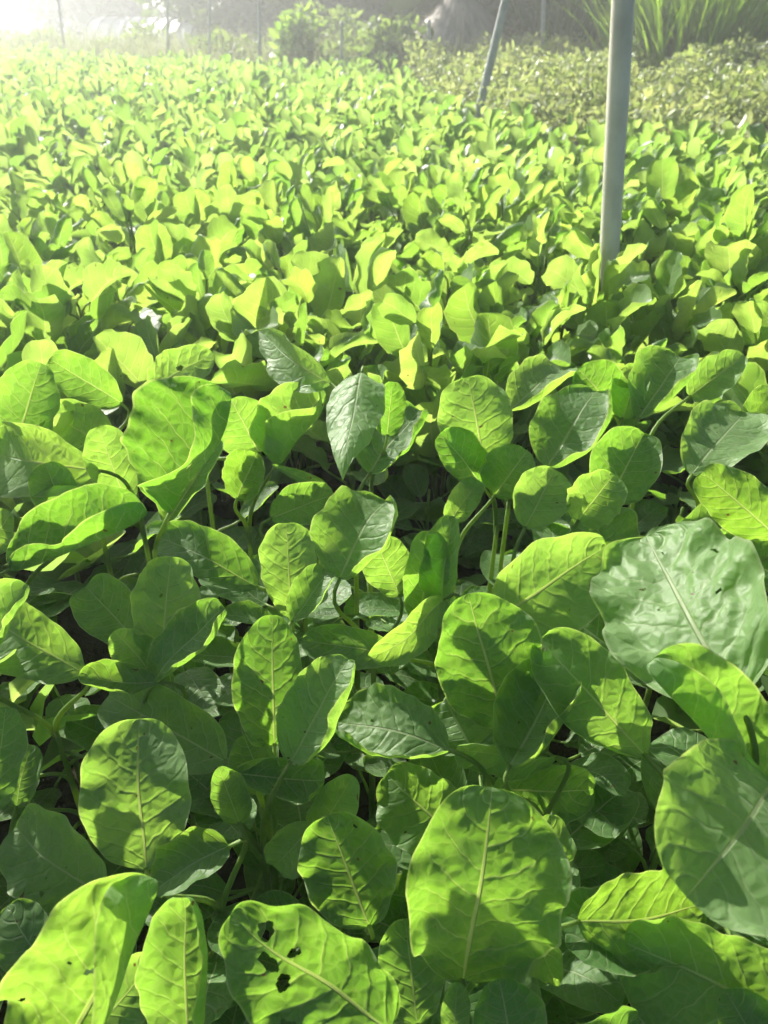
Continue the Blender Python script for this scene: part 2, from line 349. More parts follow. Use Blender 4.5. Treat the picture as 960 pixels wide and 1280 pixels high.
# ------------------------------------------------------------------ hero plants (those one can tell apart)
# leaf = (base px, tip px, width px, tilt, roll, fold, curl, lift, extra)
def lf(b, t, w, tilt=0.0, roll=0.0, fold=0.2, curl=0.3, h=0.0, **k):
    return dict(b=b, t=t, w=w, tilt=tilt, roll=roll, fold=fold, curl=curl, h=h, **k)
HERO = [
 ('with one long bright leaf folded along its midrib, in the lower left corner', [
    lf((70, 1330), (197, 1096), 235, 0.1, 0.1, 0.15, 0.5, 0.05, pucker=0.03, rr=2.8, ar=0.05, cup=0.1),
    lf((110, 1300), (192, 1198), 80, 0.3, 0.1, 0.2, 0.3, -0.02)]),
 ('with a narrow upright notched leaf, sunlit along its right margin, near the bottom', [
    lf((232, 1310), (228, 1112), 116, -0.15, -0.25, 0.3, -0.4, 0.02, pucker=0.03, notch=0.05, rr=2.2, rl=0.7)]),
 ('with a broad oval leaf half in shade, above the long folded leaf', [
    lf((182, 1088), (174, 896), 142, 0.15, 0.0, 0.12, 0.35, 0.0, pucker=0.012),
    lf((286, 1058), (193, 1114), 62, -0.2, 0.8, 0.5, 0.5, -0.02)]),
 ('with a wide dark leaf in deep shade, left of the broad oval leaf', [
    lf((138, 1128), (18, 1032), 124, 0.35, 0.0, 0.15, 0.3, -0.05),
    lf((75, 1240), (10, 1130), 80, 0.3, 0.2, 0.2, 0.3, -0.06)]),
 ('with a dark oval leaf cut off by the left border', [
    lf((-10, 1012), (8, 882), 74, 0.1, 0.1, 0.2, 0.3, -0.01),
    lf((20, 1010), (40, 930), 60, 0.2, 0.0, 0.2, 0.3, -0.06)]),
 ('with a half-shaded broad leaf and a bright-edged leaf at the left border', [
    lf((106, 842), (-15, 768), 96, 0.3, 0.1, 0.2, 0.4, -0.01),
    lf((-18, 828), (36, 730), 74, 0.0, -0.4, 0.45, 0.4, 0.02, rr=2.2)]),
 ('with a rosette of five leaves around an upright grey-green oval one', [
    lf((204, 830), (214, 694), 96, -0.05, 0.0, 0.18, 0.35, 0.01, pucker=0.01),
    lf((176, 806), (106, 732), 78, 0.25, 0.2, 0.2, 0.3, -0.015),
    lf((186, 838), (142, 788), 60, -0.35, 0.1, 0.3, -0.5, 0.0),
    lf((200, 852), (96, 846), 46, -0.3, 0.7, 0.45, -0.7, 0.005, rl=1.0),
    lf((194, 852), (282, 758), 66, -0.1, -0.65, 0.3, 0.6, 0.01, rr=2.2)]),
 ('with a broad dark leaf spread flat below the rosette of five leaves', [
    lf((282, 952), (134, 868), 92, 0.4, 0.3, 0.2, 0.5, -0.03)]),
 ('with two tall leaves side by side above a pale curled leaf', [
    lf((343, 932), (340, 766), 98, -0.05, 0.1, 0.18, 0.3, 0.015, pucker=0.012),
    lf((362, 954), (437, 822), 94, 0.2, -0.45, 0.2, 0.3, 0.02, rr=2.0),
    lf((286, 966), (408, 972), 62, -0.3, -0.5, 0.45, -1.7, 0.0),
    lf((300, 1030), (272, 958), 50, -0.2, 0.2, 0.3, -0.3, -0.01),
    lf((334, 990), (304, 918), 62, 0.1, 0.1, 0.2, 0.3, -0.015)]),
 ('with a single sideways leaf, pale streak on top and sunlit lower margin', [
    lf((562, 938), (420, 902), 80, 0.3, 0.9, 0.15, 0.4, 0.0, rl=2.0)]),
 ('with an upright serrated oval leaf and a small silvery leaf', [
    lf((366, 772), (358, 652), 78, -0.1, 0.0, 0.2, 0.3, 0.0, nibble=0.02),
    lf((364, 778), (416, 712), 52, 0.3, -0.4, 0.3, 0.6, 0.005, rr=1.0)]),
 ('with a round spoon-shaped leaf lit along its lower right margin, at the centre', [
    lf((424, 724), (482, 624), 108, 0.4, -0.45, 0.2, 0.5, 0.02, pucker=0.012, rr=2.0),
    lf((500, 745), (468, 672), 66, -0.3, 0.1, 0.2, 0.3, -0.01)]),
 ('with crumpled leaves round a bent bright yellow-green leaf, right of centre', [
    lf((552, 768), (566, 643), 56, -0.1, -0.5, 0.7, 0.3, 0.01),
    lf((524, 778), (537, 662), 66, -0.3, 0.2, 0.35, 0.3, 0.0),
    lf((500, 822), (376, 800), 56, 0.0, 0.4, 0.3, 0.3, -0.01),
    lf((556, 748), (462, 822), 58, -0.45, -0.3, 0.35, 0.9, 0.01)]),
 ('with a large quilted oval leaf standing upright below the yellow-veined leaf', [
    lf((630, 908), (584, 740), 142, -0.12, 0.05, 0.14, 0.3, 0.02, pucker=0.022),
    lf((590, 936), (556, 874), 118, 0.4, 0.0, 0.15, 0.3, -0.05),
    lf((656, 940), (652, 848), 44, -0.3, 0.1, 0.3, 0.2, -0.01)]),
 ('with a broad glowing pale-veined leaf pointing up to the right', [
    lf((622, 772), (764, 678), 130, -0.2, -0.05, 0.14, 0.4, 0.03, pucker=0.022, notch=0.04),
    lf((770, 815), (686, 752), 90, 0.35, 0.0, 0.15, 0.3, -0.03)]),
 ('with the largest silvery quilted leaf, at the right', [
    lf((922, 876), (806, 668), 196, 0.95, -0.45, 0.16, 0.35, 0.03, cap=0.195, rnd=1.0, tw=0.0, pucker=0.04)]),
 ('with a folded yellow-green leaf below the largest silvery leaf', [
    lf((975, 1005), (806, 828), 150, -0.15, -0.1, 0.1, 0.3, 0.07, pucker=0.02, rl=2.7, al=0.05, cup=0.1, cap=0.128),
    lf((985, 840), (930, 770), 80, 0.2, 0.2, 0.2, 0.3, 0.0)]),
 ('with a broad green leaf tucked left of the largest silvery leaf', [
    lf((806, 944), (672, 798), 116, 0.05, 0.0, 0.2, 0.35, 0.015, pucker=0.02, rl=1.8)]),
 ('with a boat-shaped leaf curled up towards the viewer, sunlit inside', [
    lf((636, 958), (708, 822), 108, 0.4, -0.5, 0.4, -0.5, 0.02, rr=1.9),
    lf((696, 946), (568, 936), 52, -0.2, -0.6, 0.45, 0.4, 0.0)]),
 ('with a leaf dotted with small insect holes, in shade', [
    lf((616, 986), (744, 986), 92, 0.2, 0.1, 0.15, 0.3, -0.035, holes=[(0.55, 0.30, 0.06, 0.03), (0.6, 0.55, 0.05, 0.022), (0.62, 0.62, 0.04, 0.018), (0.1, 0.66, 0.03, 0.012), (-0.2, 0.7, 0.03, 0.012), (0.3, 0.85, 0.04, 0.016)])]),
 ('with a big heart-shaped leaf, pale and sunlit below, at the right border', [
    lf((966, 978), (856, 1124), 224, -0.75, 0.30, 0.12, 0.4, 0.13, cap=0.19, rnd=0.97, p=0.42, q=0.42, pucker=0.012)]),
 ('with a smooth shaded leaf lying sideways under the heart-shaped leaf', [
    lf((722, 1152), (882, 1130), 132, 0.15, 0.0, 0.12, 0.45, 0.0, rr=1.2),
    lf((660, 1330), (800, 1270), 90, 0.1, 0.1, 0.2, 0.3, -0.03)]),
 ('with a very broad dark leaf in the lower right corner', [
    lf((1010, 1275), (776, 1176), 170, 0.25, 0.0, 0.15, 0.5, -0.01),
    lf((960, 1330), (905, 1235), 90, 0.0, 0.1, 0.2, 0.3, -0.02)]),
 ('with the large round glowing yellow-veined leaf, bottom centre', [
    lf((578, 1226), (616, 980), 204, -0.12, 0.0, 0.10, 0.3, 0.045, pucker=0.035, p=0.5, q=0.45),
    lf((566, 1300), (572, 1226), 40, 0.0, 0.0, 0.2, 0.2, -0.01),
    lf((640, 1322), (624, 1222), 100, 0.1, 0.1, 0.2, 0.3, 0.0)]),
 ('with a dark one-corner-lit oval leaf left of the large round leaf', [
    lf((462, 1158), (408, 1018), 128, 0.1, 0.05, 0.15, 0.35, 0.0, pucker=0.01),
    lf((394, 1030), (342, 1084), 62, 0.1, 0.2, 0.2, 0.3, -0.03),
    lf((396, 1046), (442, 968), 64, -0.2, -0.1, 0.25, 0.3, -0.01)]),
 ('with a plain dark leaf behind the top of the large round leaf', [
    lf((572, 1052), (482, 966), 108, 0.3, 0.0, 0.15, 0.3, -0.025)]),
 ('with a broad leaf torn by insect holes, at the bottom', [
    lf((486, 1286), (286, 1140), 178, 0.0, 0.05, 0.18, 0.5, 0.03, pucker=0.025, nibble=0.012, holes=[(0.22, 0.80, 0.16, 0.045), (-0.18, 0.70, 0.12, 0.05), (-0.30, 0.58, 0.13, 0.04), (0.14, 0.62, 0.09, 0.025), (-0.75, 0.42, 0.12, 0.05)])]),
 ('with a dull green leaf hanging below left of the large round leaf', [
    lf((522, 1282), (506, 1146), 90, 0.15, 0.0, 0.2, 0.3, -0.02)]),
 ('with a small pointed light green leaf right of the large round leaf', [
    lf((656, 1146), (699, 1234), 62, 0.1, 0.2, 0.3, 0.2, -0.005, p=0.6, q=1.0),
    lf((662, 1152), (690, 1016), 74, 0.0, 0.2, 0.25, 0.3, -0.005, nibble=0.02)]),
 ('with a wide glowing yellow-green leaf seen edge-up at left', [
    lf((12, 712), (186, 636), 130, -0.3, 0.0, 0.15, -0.4, 0.02, pucker=0.015, rr=2.75, ar=0.06),
    lf((88, 650), (56, 578), 62, -0.35, 0.2, 0.35, 0.4, 0.01),
    lf((-20, 690), (15, 640), 60, -0.3, 0.0, 0.2, 0.2, 0.0)]),
 ('with a tall folded glowing leaf with straight petiole, left of centre', [
    lf((212, 642), (288, 488), 185, -0.15, -0.05, 0.1, 0.3, 0.07, pucker=0.012, rr=2.75, ar=0.05, cup=0.1),
    lf((208, 656), (276, 548), 62, -0.1, -0.5, 0.4, 0.3, 0.0)]),
 ('with a blue-grey glossy leaf rimmed with pale margins, at the left', [
    lf((124, 588), (-12, 566), 104, 0.6, -0.1, 0.28, 0.5, 0.02, rnd=0.95),
    lf((158, 628), (122, 532), 66, -0.4, 0.2, 0.4, 0.3, 0.03, pucker=0.02),
    lf((134, 560), (58, 512), 74, -0.3, 0.2, 0.2, 0.3, 0.02)]),
 ('with a hazy shaded upright leaf near the left border', [
    lf((18, 565), (52, 452), 98, -0.1, 0.0, 0.2, 0.3, 0.05),
    lf((152, 504), (60, 448), 62, -0.5, 0.2, 0.3, 0.4, 0.05)]),
 ('with a glowing leaf with one small round hole, upper left', [
    lf((188, 488), (268, 442), 64, -0.5, -0.1, 0.2, 0.3, 0.05, holes=[(-0.1, 0.55, 0.10, 0.05)]),
    lf((324, 566), (288, 498), 78, -0.45, 0.1, 0.2, 0.3, 0.03)]),
 ('with small bright leaves round a forked green stem, left of the drooping leaf', [
    lf((296, 624), (322, 566), 66, -0.45, -0.2, 0.35, 0.4, 0.0),
    lf((346, 580), (406, 486), 115, -0.05, -0.1, 0.15, 0.3, 0.03, rr=2.7, ar=0.12)]),
 ('with a drooping silvery pointed leaf and a long silvery leaf above it', [
    lf((452, 466), (428, 604), 82, -0.85, 0.25, -0.45, 0.8, 0.09, p=0.42, q=1.15, cap=0.17, rnd=0.98),
    lf((414, 480), (322, 412), 56, 0.8, -0.7, 0.3, 0.4, 0.09, p=0.6, q=1.0, cap=0.17, rnd=0.96),
    lf((484, 545), (491, 476), 44, -0.4, 0.1, 0.2, 0.3, 0.07, p=0.5, q=0.5)]),
 ('with a grey leaf showing a pale upturned margin, behind the drooping leaf', [
    lf((462, 592), (526, 512), 84, 0.6, -0.5, 0.25, 0.5, 0.02, rr=1.8)]),
 ('with a dark veined oval leaf standing right of the drooping leaf', [
    lf((606, 584), (584, 470), 100, -0.12, 0.0, 0.15, 0.3, 0.04),
    lf((602, 606), (548, 542), 60, -0.4, 0.2, 0.3, 0.4, 0.01)]),
 ('with a small ragged bright leaf on a pale stem, right of centre', [
    lf((618, 620), (660, 562), 70, -0.45, -0.2, 0.3, 0.4, 0.0, nibble=0.04),
    lf((560, 655), (600, 600), 40, -0.2, -0.2, 0.2, 0.3, -0.02)]),
 ('with a cupped oval leaf with a lit rim under a grey-topped leaf', [
    lf((684, 584), (746, 488), 100, 0.4, -0.45, 0.2, 0.4, 0.03, pucker=0.012, rr=2.0),
    lf((634, 514), (706, 462), 66, 0.7, -0.7, 0.2, 0.5, 0.04, rr=1.9)]),
 ('with a crinkled backlit leaf and a small grey cupped leaf', [
    lf((768, 520), (722, 460), 72, -0.4, 0.1, 0.2, 0.4, 0.04, pucker=0.03),
    lf((778, 524), (802, 456), 50, 0.1, -0.4, 0.45, 0.5, 0.04)]),
 ('with a curved grey leaf and a bright leaf beside it, upper right', [
    lf((798, 524), (852, 446), 84, 0.5, -0.45, 0.25, 0.4, 0.05, rr=2.0),
    lf((862, 496), (932, 444), 54, -0.3, -0.3, 0.3, 0.3, 0.05)]),
 ('with a pale-spotted rounded leaf, sheen on its right side', [
    lf((864, 594), (932, 514), 92, 0.7, -0.6, 0.15, 0.4, 0.03, pucker=0.02),
    lf((930, 560), (975, 490), 60, 0.1, -0.3, 0.4, 0.4, 0.03)]),
 ('with a leaf folded like a roof near the right border', [
    lf((972, 672), (876, 588), 78, -0.25, -0.2, -0.5, 0.3, 0.03),
    lf((842, 680), (920, 640), 56, 0.2, -0.4, 0.2, 0.4, 0.0, rr=2.2)]),
 ('with a dark leaf over a lit ragged leaf, centre right', [
    lf((758, 630), (806, 540), 92, 0.0, -0.2, 0.3, 0.35, 0.015),
    lf((722, 652), (768, 592), 74, -0.45, -0.1, 0.3, 0.3, 0.01, nibble=0.04)]),
 ('with a dusky upright leaf between the cupped leaf and the ragged leaf', [
    lf((656, 660), (694, 586), 78, 0.0, -0.1, 0.2, 0.3, 0.0)]),
 ('with dark leaves in the hollow above the largest silvery leaf', [
    lf((770, 706), (732, 638), 92, 0.2, 0.0, 0.15, 0.3, -0.025),
    lf((985, 726), (884, 680), 80, 0.3, 0.1, 0.2, 0.3, -0.03)]),
 ('with a flat dark leaf and a thin blade-like leaf above the centre', [
    lf((322, 734), (198, 672), 66, 0.2, 0.4, 0.3, 0.5, -0.005),
    lf((338, 648), (418, 618), 56, 0.1, -0.1, 0.2, 0.3, -0.01),
    lf((412, 614), (338, 580), 20, -0.2, 0.2, 0.4, 0.3, 0.0, p=0.5, q=0.9)]),
]
def petiole_path(base, axis, node, n=9):
    d = np.linalg.norm(base-node)
    return bez(node, node + np.array([0, 0, 0.45*d]) + (base-node)*0.1, base - axis*min(0.45*d, 0.045), base + axis*0.002, n)
def quat_from(X, Y, Z):
    return Matrix((X, Y, Z)).transposed().to_quaternion()
def add_leaf(plant, origin, base, X, Y, Z, V, F, UV, rnd, node, rad=0.0022, mat=None):
    o = link('leaf', mesh_np('leaf', V, F, mat or M_LEAF, UV, rnd), plant, base-origin)
    o.rotation_mode = 'QUATERNION'; o.rotation_quaternion = quat_from(X, Y, Z)
    path = petiole_path(base, Y, node)
    R3 = np.stack([X, Y, Z])
    lp = (path-base) @ R3.T
    TV, TQ, TC = tube(lp, np.linspace(rad*1.25, rad*0.75, len(lp)), 6)
    link('petiole', mesh_np('petiole', TV, [TQ, TC], M_STEM), o)
    return o
def stem_mesh(hgt, r0, lean):
    n = 7; t = np.linspace(0, 1, n)
    P = np.stack([lean[0]*t*t, lean[1]*t*t, -0.02+(hgt+0.02)*t], 1)
    TV, TQ, TC = tube(P, r0*(1-0.45*t), 7)
    return mesh_np('stem', TV, [TQ, TC], M_STEM)

PLANT_XY = []
def low_leaves(plant, origin, n, zlo, zhi, top):
    """leaves in the shade under the canopy"""
    for k in range(n):
        az = rng.uniform(0, 2*math.pi); el = math.radians(rng.uniform(-5, 40))
        Y = np.array([math.cos(az)*math.cos(el), math.sin(az)*math.cos(el), math.sin(el)])
        L = rng.uniform(0.055, 0.09); pl = rng.uniform(0.03, 0.06)
        node = origin + np.array([0, 0, rng.uniform(zlo*0.55, min(zhi, top)*0.9)])
        base = node + np.array([Y[0], Y[1], 0.5])*pl
        base[2] = min(base[2], zhi-0.02)
        X = np.cross(Y, [0, 0, 1]); X /= np.linalg.norm(X); Z = np.cross(X, Y)
        V, F, UV = leaf_grid(L, L*rng.uniform(0.6, 0.8), 9, 12, fold=rng.uniform(0, .3), curl=rng.uniform(0.1, .7), ruffle=0.02, seed=int(rng.integers(1e6)))
        add_leaf(plant, origin, base, X, Y, Z, V, F, UV, rng.uniform(0, 0.5), node, 0.0018)

GROUP = 'amaranth plants of the field'
for hi, (desc, leaves) in enumerate(HERO):
    built = []
    for li, l in enumerate(leaves):
        (bx, by), (tx, ty) = l['b'], l['t']
        mx, my = (bx+tx)/2, (by+ty)/2
        plen = math.hypot(tx-bx, ty-by)
        pc = on_plane(mx, my, ZC+l['h'] - 0.105*min(1, max(0, (my-600)/420)))
        D = (pc-CAM) @ FW
        stretch = math.sqrt(1+l['tilt']**2)
        D = min(D, l.get('cap', 0.155)*FPX/(plen*stretch), l.get('cap', 0.155)*0.82*FPX/(l['w']*math.sqrt(1+l['roll']**2)))
        ell = plen*D/FPX
        B = at_depth(bx, by, D - l['tilt']*ell/2); T = at_depth(tx, ty, D + l['tilt']*ell/2)
        Lr = np.linalg.norm(T-B); Y = (T-B)/Lr
        ax, ay = (tx-bx)/plen, (ty-by)/plen
        S3 = (-ay)*RT*1.0 - (ax)*UP + l['roll']*FW        # perpendicular to the midrib in the picture
        X = S3 - (S3 @ Y)*Y; xl = np.linalg.norm(X); Wr = l['w']*D/FPX*xl; X /= xl
        Z = np.cross(X, Y); v = (B+T)/2-CAM
        if Z @ v > 0: X, Z = -X, -Z
        big = plen > 120; sd = hi*31+li*7+5
        nu, ns = (29, 37) if big else (21, 27)
        if 'holes' in l: nu, ns = 121, 161
        elif big and (hi*5+li) % 3 == 0:                    # a few pinholes on many leaves
            nu, ns = 81, 107; hr = np.random.default_rng(sd)
            l['holes'] = [(hr.uniform(-.8, .8), hr.uniform(.25, .9), q_, q_*0.42) for q_ in hr.uniform(0.018, 0.05, int(hr.integers(2, 6)))]
        V, F, UV = leaf_grid(Lr, Wr, nu, ns, p=l.get('p', 0.55+0.10*math.sin(sd*3.3)), q=l.get('q', 0.47+0.09*math.sin(sd*5.1)), fold=l['fold'], cup=l.get('cup', 0.35 if l['fold'] >= 0 else -0.2), curl=l['curl'], rl=l.get('rl', 0.5*abs(math.sin(sd*1.7))), rr=l.get('rr', 0.5*abs(math.sin(sd*2.9))), al=l.get('al', 0.5), ar=l.get('ar', 0.5),
                             ruffle=0.042, pucker=0.8*l.get('pucker', 0.012), notch=l.get('notch', 0.015), twist=0.25*math.sin(sd), seed=sd, nibble=l.get('nibble', 0.006))
        if 'holes' in l: F = punch(V, F, UV, l['holes'])
        built.append((B, X, Y, Z, V, F, UV, l.get('rnd')))
    bases = np.array([b[0] for b in built])
    cxy = (bases - np.array([b[2]*[0.035, 0.035, 0] for b in built])).mean(0)
    cxy[1] = max(cxy[1], 0.10)
    origin = np.array([cxy[0], cxy[1], 0.0])
    top = max(0.16, bases[:, 2].min()-0.05)
    plant = empty('amaranth_plant', origin); PLANT_XY.append((origin[0], origin[1]))
    tag(plant, 'amaranth plant '+desc, 'plant', GROUP)
    link('stem', stem_mesh(top, 0.0045, (0.004, -0.003)), plant)
    for k, (B, X, Y, Z, V, F, UV, rn) in enumerate(built):
        node = origin + np.array([0.003, -0.002, top-0.012*k])
        add_leaf(plant, origin, B, X, Y, Z, V, F, UV, float(rng.uniform(0.1, 1.0)) if rn is None else rn, node)  # preset rnd pales the silvery leaves: sunlit sheen put into the colour
    low_leaves(plant, origin, 8, 0.14, 0.33, top)

# ------------------------------------------------------------------ the other plants of the field
def plant_template(k, nu, ns, lsc=1.0):
    """list of (V, F, UV, base, X, Y, Z, petiole points) in plant coordinates"""
    r = np.random.default_rng(900+k)
    out = []; H = r.uniform(0.29, 0.36)
    n = int(r.integers(10, 14)); az0 = r.uniform(0, 6.28)
    for i in range(n):
        f = i/(n-1)                                  # 0 lowest leaf, 1 youngest
        az = az0 + i*2.4 + r.normal(0, 0.25)
        el = math.radians(np.clip(r.normal((18 if k < 50 else 11)+36*f, 19), -5, 82))
        node = np.array([0, 0, H*(0.42+0.58*f)])
        pl = (0.085-0.035*f)*r.uniform(0.8, 1.2)
        pe = math.radians(35+35*f)
        hd = np.array([math.cos(az), math.sin(az), 0])
        base = node + pl*(hd*math.cos(pe) + np.array([0, 0, math.sin(pe)]))
        Y = hd*math.cos(el) + np.array([0, 0, math.sin(el)])
        Zd = np.array(tosun)*(0.75 if k < 50 else 0.62) + np.array([0, 0, 0.55 if k < 50 else 0.72]) + r.normal(0, 0.30, 3)      # blades twist towards the light
        Z = Zd - (Zd @ Y)*Y; Z /= np.linalg.norm(Z); X = np.cross(Y, Z)
        L = lsc*r.uniform(0.068, 0.118)*(1-0.35*max(0, f-0.6)/0.4)
        V, F, UV = leaf_grid(L, L*r.uniform(0.66, 0.88), nu, ns, p=r.uniform(0.5, 0.65), q=r.uniform(0.42, 0.6), fold=abs(r.normal(0.18, 0.2)), cup=0.35, curl=r.normal(0.35, 0.4),
                             ruffle=0.05, pucker=0.022 if ns > 8 else 0, rl=abs(r.normal(0.2, 0.4)) if r.random() > 0.32 else r.uniform(1.5, 2.6), rr=abs(r.normal(0.2, 0.4)) if r.random() > 0.25 else r.uniform(1.6, 2.4), al=r.uniform(0.1, 0.6), ar=r.uniform(0.1, 0.6), notch=0.02, twist=r.normal(0, 0.25), seed=k*40+i, nibble=0.008)
        path = petiole_path(base, Y, node, 6)
        out.append((V, F, UV, base, X, Y, Z, path, float(r.uniform(0, 1))))
    return out, H
NT, NB = 28, 12            # templates; the first NB have the larger leaves of the nearer plants
MID = []
for k in range(NT):
    leaves, H = plant_template(k, 11, 15, 1.28 if k < NB else 1.0)
    recs = []
    for (V, F, UV, base, X, Y, Z, path, rnd) in leaves:
        TV, TQ, TC = tube((path-base) @ np.stack([X, Y, Z]).T, np.linspace(0.0026, 0.0016, len(path)), 5)
        nV = len(V)
        VV = np.concatenate([V, TV]); UU = np.concatenate([UV, np.zeros((len(TV), 2))])
        me = mesh_np('leaf', VV, [F, TQ+nV, TC+nV], [M_LEAF_MID, M_STEM], UU, rnd, np.concatenate([np.zeros(len(F)), np.ones(len(TQ)+len(TC))]))
        recs.append((me, Vector(base), quat_from(X, Y, Z)))
    MID.append((recs, stem_mesh(H, 0.0048, (0.0, 0.0))))

# candidate positions on a jittered grid over the whole field
SP = 0.120
gx, gy = np.meshgrid(np.arange(-9.5, 9.5, SP), np.arange(-0.25, 15.0, SP), indexing='ij')
gx = gx + rng.uniform(-0.045, 0.045, gx.shape); gy = gy + rng.uniform(-0.045, 0.045, gy.shape)
gx, gy = gx.ravel(), gy.ravel()
px, py, pz = project(np.stack([gx, gy, np.full_like(gx, ZC)], -1))
ahead = (gy > 0.35)
ok = np.where(ahead, in_field(gx, gy) & (((px > -330) & (px < 1290)) | ((gy < 2.6) & (np.abs(gx) < 2.4))), (np.abs(gx) < 2.2))
gx, gy, px, py, ahead = gx[ok], gy[ok], px[ok], py[ok], ahead[ok]
hx = np.array(PLANT_XY)
dmin = np.min(np.hypot(gx[:, None]-hx[None, :, 0], gy[:, None]-hx[None, :, 1]), axis=1)
POLE1 = on_plane(763, 303, ZC); POLE2 = on_plane(601, 128, ZC)
for P in (POLE1, POLE2):
    dmin = np.where(np.hypot(gx-P[0], gy-P[1]) < 0.06, 0, dmin)
# the zone of the hero plants: only low plants are added between them
zone = (~ahead & (np.abs(gx) < 0.9)) | ((py > 440) & (px > -40) & (px < 1000))
lowsel = np.where(zone & (dmin > 0.085) & (np.abs(gx) < 1.2) & (gy > -0.05))[0]
openf = np.where((~zone) & (dmin > 0.062))[0]
dist = np.hypot(gx[openf], gy[openf])
vis = ahead[openf] & (px[openf] > -60) & (px[openf] < 1020)
order = openf[np.lexsort((dist, ~vis))]
n_low = 0
for i in lowsel:
    origin = np.array([gx[i], gy[i], 0.0])
    plant = empty('amaranth_plant', origin)
    n_low += 1
    tag(plant, 'low shaded amaranth plant under the taller leaves of the nearest plants', 'plant', 'low plants hidden under the nearest leaves')
    link('stem', stem_mesh(0.24, 0.004, (0.003, 0.002)), plant)
    low_leaves(plant, origin, 9, 0.12, 0.35 if gy[i] > 0.6 else 0.31, 0.24)
n_ind = 300 - len(HERO) - n_low
near, rest = order[:n_ind], order[n_ind:]
def field_label(i):
    d = math.hypot(gx[i]-POLE1[0], gy[i]-POLE1[1])
    if d < 0.33: return 'amaranth plant crowding round the foot of the thick grey pole', 'plants round the thick pole'
    far = 'far' if py[i] < 215 else 'near'
    if py[i] < 150: return 'small distant amaranth plant just in front of the far end of the field', 'distant plants of the field'
    if px[i] < 200: return ('glowing amaranth plant in the hazy left of the field, well beyond the glossy blue-grey leaf' if far == 'far' else 'glowing amaranth plant at left directly behind the glossy blue-grey leaf'), 'plants at left, '+far
    if px[i] < 400: return ('glowing amaranth plant left of the middle of the field, beyond the long silvery leaf' if far == 'far' else 'glowing amaranth plant just behind the long silvery leaf'), 'plants left of the middle, '+far
    if px[i] < 610: return ('amaranth plant in mid-field in line with the leaning grey pole' if far == 'far' else 'amaranth plant just behind the dark veined oval leaf right of the drooping leaf'), 'plants right of the middle, '+far
    if px[i] < 760: return ('amaranth plant between the feet of the leaning and the thick grey poles' if far == 'far' else 'amaranth plant in front and left of the thick grey pole foot'), 'plants left of the thick pole, '+far
    return ('amaranth plant to the right of and behind the thick grey pole' if far == 'far' else 'amaranth plant in front and right of the thick grey pole foot'), 'plants right of the thick pole, '+far
for i in near:
    big = rng.random() < np.interp(py[i], [190, 380], [0.0, 1.0])
    recs, sm = MID[int(rng.integers(NB)) if big else int(rng.integers(NB, NT))]
    plant = empty('amaranth_plant', (gx[i], gy[i], 0))
    sc = rng.uniform(0.90, 1.14)
    if abs(px[i]-765) < 34 and 303 < py[i] < 352: sc = 1.10
    plant.scale = (sc, sc, sc*rng.uniform(0.93, 1.09))
    plant.rotation_euler = (rng.normal(0, 0.10), rng.normal(0, 0.10), rng.normal(0, 0.45))
    lb, gr = field_label(i); tag(plant, lb, 'plant', gr)
    link('stem', sm, plant)
    for me, b, q in recs:
        o = link('leaf', me, plant, b); o.rotation_mode = 'QUATERNION'; o.rotation_quaternion = q
# beyond these: the rest of the field, one mass of real leaves
def batch(templates, xs, ys, name, mat):
    VS, FS, RS, US, off = [], [], [], [], 0
    for x, y in zip(xs, ys):
        tV, tF, tR, tU = templates[int(rng.integers(len(templates)))]
        a = rng.normal(0, 0.45); c, s = math.cos(a), math.sin(a); sc = rng.uniform(0.88, 1.14)
        Rz = np.array([[c, -s, 0], [s, c, 0], [0, 0, rng.uniform(0.93, 1.10)]])
        tx_, ty_ = rng.normal(0, 0.08, 2)
        Rz = np.array([[1, 0, ty_], [0, 1, tx_], [-ty_, -tx_, 1]]) @ Rz
        VS.append(sc*(tV @ Rz.T) + np.array([x, y, 0])); FS.append(tF+off); RS.append(tR); US.append(tU); off += len(tV)
    return mesh_np(name, np.concatenate(VS), np.concatenate(FS), mat, np.concatenate(US), np.concatenate(RS))
FART = []
for k in range(24):
    leaves, H = plant_template(50+k, 5, 7)
    VV, FF, RR, UU, off = [], [], [], [], 0
    for (V, F, UV, base, X, Y, Z, path, rnd) in leaves:
        VV.append(V @ np.stack([X, Y, Z]) + base); FF.append(F+off); RR.append(np.full(len(V), rnd)); UU.append(UV); off += len(V)
    FART.append((np.concatenate(VV), np.concatenate(FF), np.concatenate(RR), np.concatenate(UU)))
tag(link('amaranth_crop', batch(FART, gx[rest], gy[rest], 'amaranth_crop', M_LEAF_FAR)),
    'rest of the bright amaranth field stretching to the far weeds', 'crop', None, 'stuff')
print('hero', len(HERO), 'low', n_low, 'individual', len(near), 'mass', len(rest))

# ------------------------------------------------------------------ poles
def pole(label, bpx, tpx, y, diam, mat, ztop=2.1, group='grey poles', name='support_pole'):
    a = at_y(bpx[0], bpx[1], y); b = at_y(tpx[0], tpx[1], y)
    d = (b-a)/(b[2]-a[2])
    foot = a + d*(0-a[2]); topp = a + d*(ztop-a[2])
    P = np.linspace(foot - d*0.15, topp, 12) - foot
    TV, TQ, TC = tube(P, np.full(12, diam/2), 24)
    root = empty(name, foot)
    me = mesh_np('pipe', TV, [TQ, TC], mat)
    link('pipe', me, root)
    ring = np.linspace(topp-d*0.05, topp+d*0.006, 3) - foot
    CV, CQ, CC = tube(ring, [diam*0.56]*3, 24)
    link('end_cap', mesh_np('end_cap', CV, [CQ, CC], mat), root)
    tag(root, label, 'pole', group)
    return root
pole('thick grey pole standing in the crop, upper right, nearest to the viewer', (762, 312), (779, 0), POLE1[1], 0.0425, M_PIPE)
